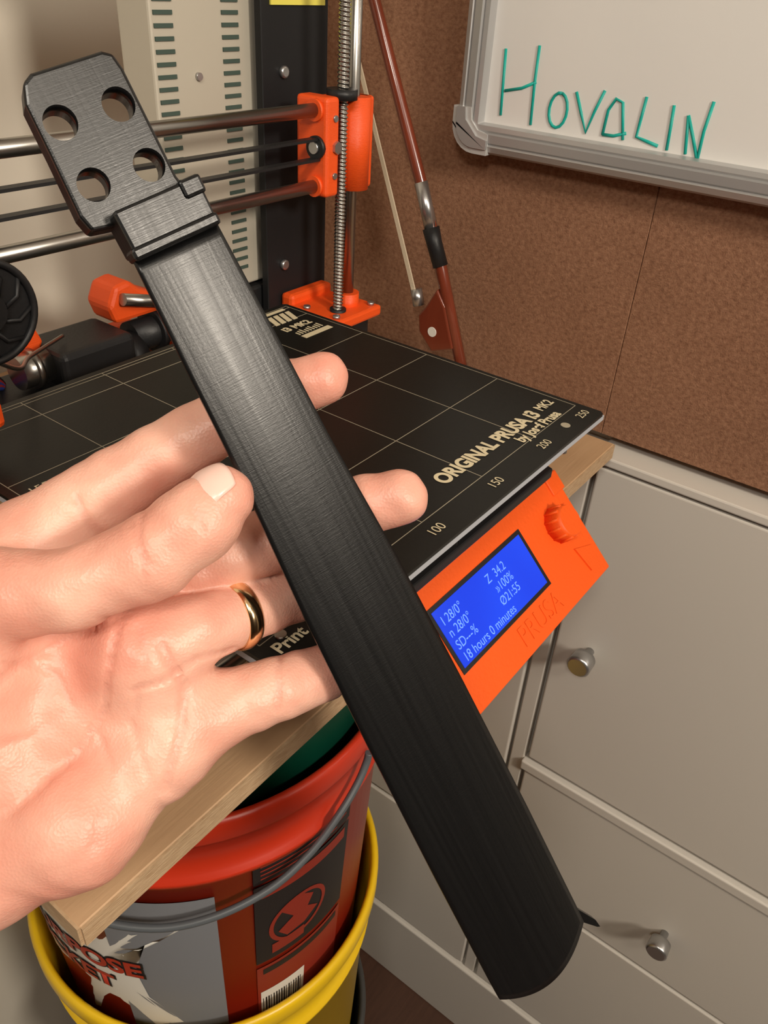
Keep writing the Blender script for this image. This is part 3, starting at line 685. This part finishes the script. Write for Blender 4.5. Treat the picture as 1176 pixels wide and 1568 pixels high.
V=[];Fc=[];A_,B_=12,12
for i in range(A_+1):
    for j in range(B_+1):
        s=-1+2*i/A_; t=-1+2*j/B_; ang=s*.78*(1-.12*max(0,t)**4); ln=.0068*t*(1 - .25*s*s*(1 if t>0 else .6))
        rr=.0097-.0002*(1-s*s)-.0009*(t>0)*t
        V.append(tp+td*(-.0004+ln)+(nn_*math.cos(ang)+sd*math.sin(ang))*rr- (nn_*.0012*max(0,t)**2))
for i in range(A_):
    for j in range(B_): Fc.append((i*(B_+1)+j,(i+1)*(B_+1)+j,(i+1)*(B_+1)+j+1,i*(B_+1)+j+1))
nail=meshob("thumb_nail",V,Fc,M_nail,hand,True); sm=nail.modifiers.new("s","SOLIDIFY"); sm.thickness=.0006; sm.offset=0
tube("sleeve_cuff",[(-.030,.2085,.999),(-.050,.2170,.988),(-.11,.243,.955),(-.20,.282,.905)],0,M_cloth,hand,32,[.033,.034,.040,.047])
rc=Vector((.1300,.1447,1.0874)); rd=(Vector(G['ring'][2][:3])-Vector(G['ring'][1][:3])).normalized()
a=Vector((0,0,1)); e1=(a-rd*a.dot(rd)).normalized(); e2=rd.cross(e1)
prf=[(-.0028,.0102),(-.0026,.0109),(-.0014,.01145),(0,.0116),(.0014,.01145),(.0026,.0109),(.0028,.0102),(.0014,.0097),(-.0014,.0097)]
V=[];Fc=[];sg=72
for k in range(sg):
    t=2*math.pi*k/sg
    for h_,r_ in prf: V.append(rc+rd*h_+(e1*math.cos(t)+e2*math.sin(t))*r_)
m_=len(prf)
for k in range(sg):
    for i in range(m_): j=(i+1)%m_; k2=(k+1)%sg; Fc.append((k*m_+i,k*m_+j,k2*m_+j,k2*m_+i))
meshob("gold_ring",V,Fc,M_gring,None,True)

# ---------------------------------------------------------------- lights
lamp=empty("ceiling_lamp")
lathe("lamp_dish",[(.001,2.44),(.18,2.445),(.24,2.47),(.25,2.499)],(-.45,-1.05),M_lampg,lamp,48)
def area(n,loc,tgt,size,pw,col):
    l=bpy.data.lights.new(n,"AREA"); l.shape='DISK'; l.size=size; l.energy=pw; l.color=col
    o=link(bpy.data.objects.new(n,l)); o.location=loc; d=(Vector(tgt)-Vector(loc)).normalized(); o.rotation_euler=d.to_track_quat('-Z','Y').to_euler(); return o
area("lamp_light",(-.12,-1.40,1.90),(.2,.2,1.0),.30,23,(1,.89,.75))
area("ceiling_light",(-.45,-1.05,2.42),(.1,.1,1.0),.45,10,(1,.89,.75))
area("side_fill_light",(-.42,-.15,1.72),(.1,.16,1.08),.16,3.6,(1,.92,.80))  # unseen fill added near the left to brighten the hand
wd=bpy.data.worlds.new("world"); scn.world=wd; wd.use_nodes=True; wd.node_tree.nodes["Background"].inputs[0].default_value=(1,.94,.86,1); wd.node_tree.nodes["Background"].inputs[1].default_value=.2

# ---------------------------------------------------------------- camera
cd=bpy.data.cameras.new("camera"); cd.sensor_fit='VERTICAL'; cd.sensor_height=36; cd.lens=28.01; cd.clip_start=.01; cd.clip_end=20
cam=link(bpy.data.objects.new("camera",cd))
th=math.radians(34.3); ph=math.radians(34.8)
Fw=Vector((math.cos(th)*math.cos(ph),math.cos(th)*math.sin(ph),-math.sin(th))); Rw=Vector((math.sin(ph),-math.cos(ph),0)); Dw=Vector((-math.sin(th)*math.cos(ph),-math.sin(th)*math.sin(ph),-math.cos(th)))
cx=.9978*Rw-.0666*Dw; cu=-(.0666*Rw+.9978*Dw)
cam.matrix_world=Matrix(((cx.x,cu.x,-Fw.x,0),(cx.y,cu.y,-Fw.y,0),(cx.z,cu.z,-Fw.z,1.26),(0,0,0,1)))
scn.camera=cam
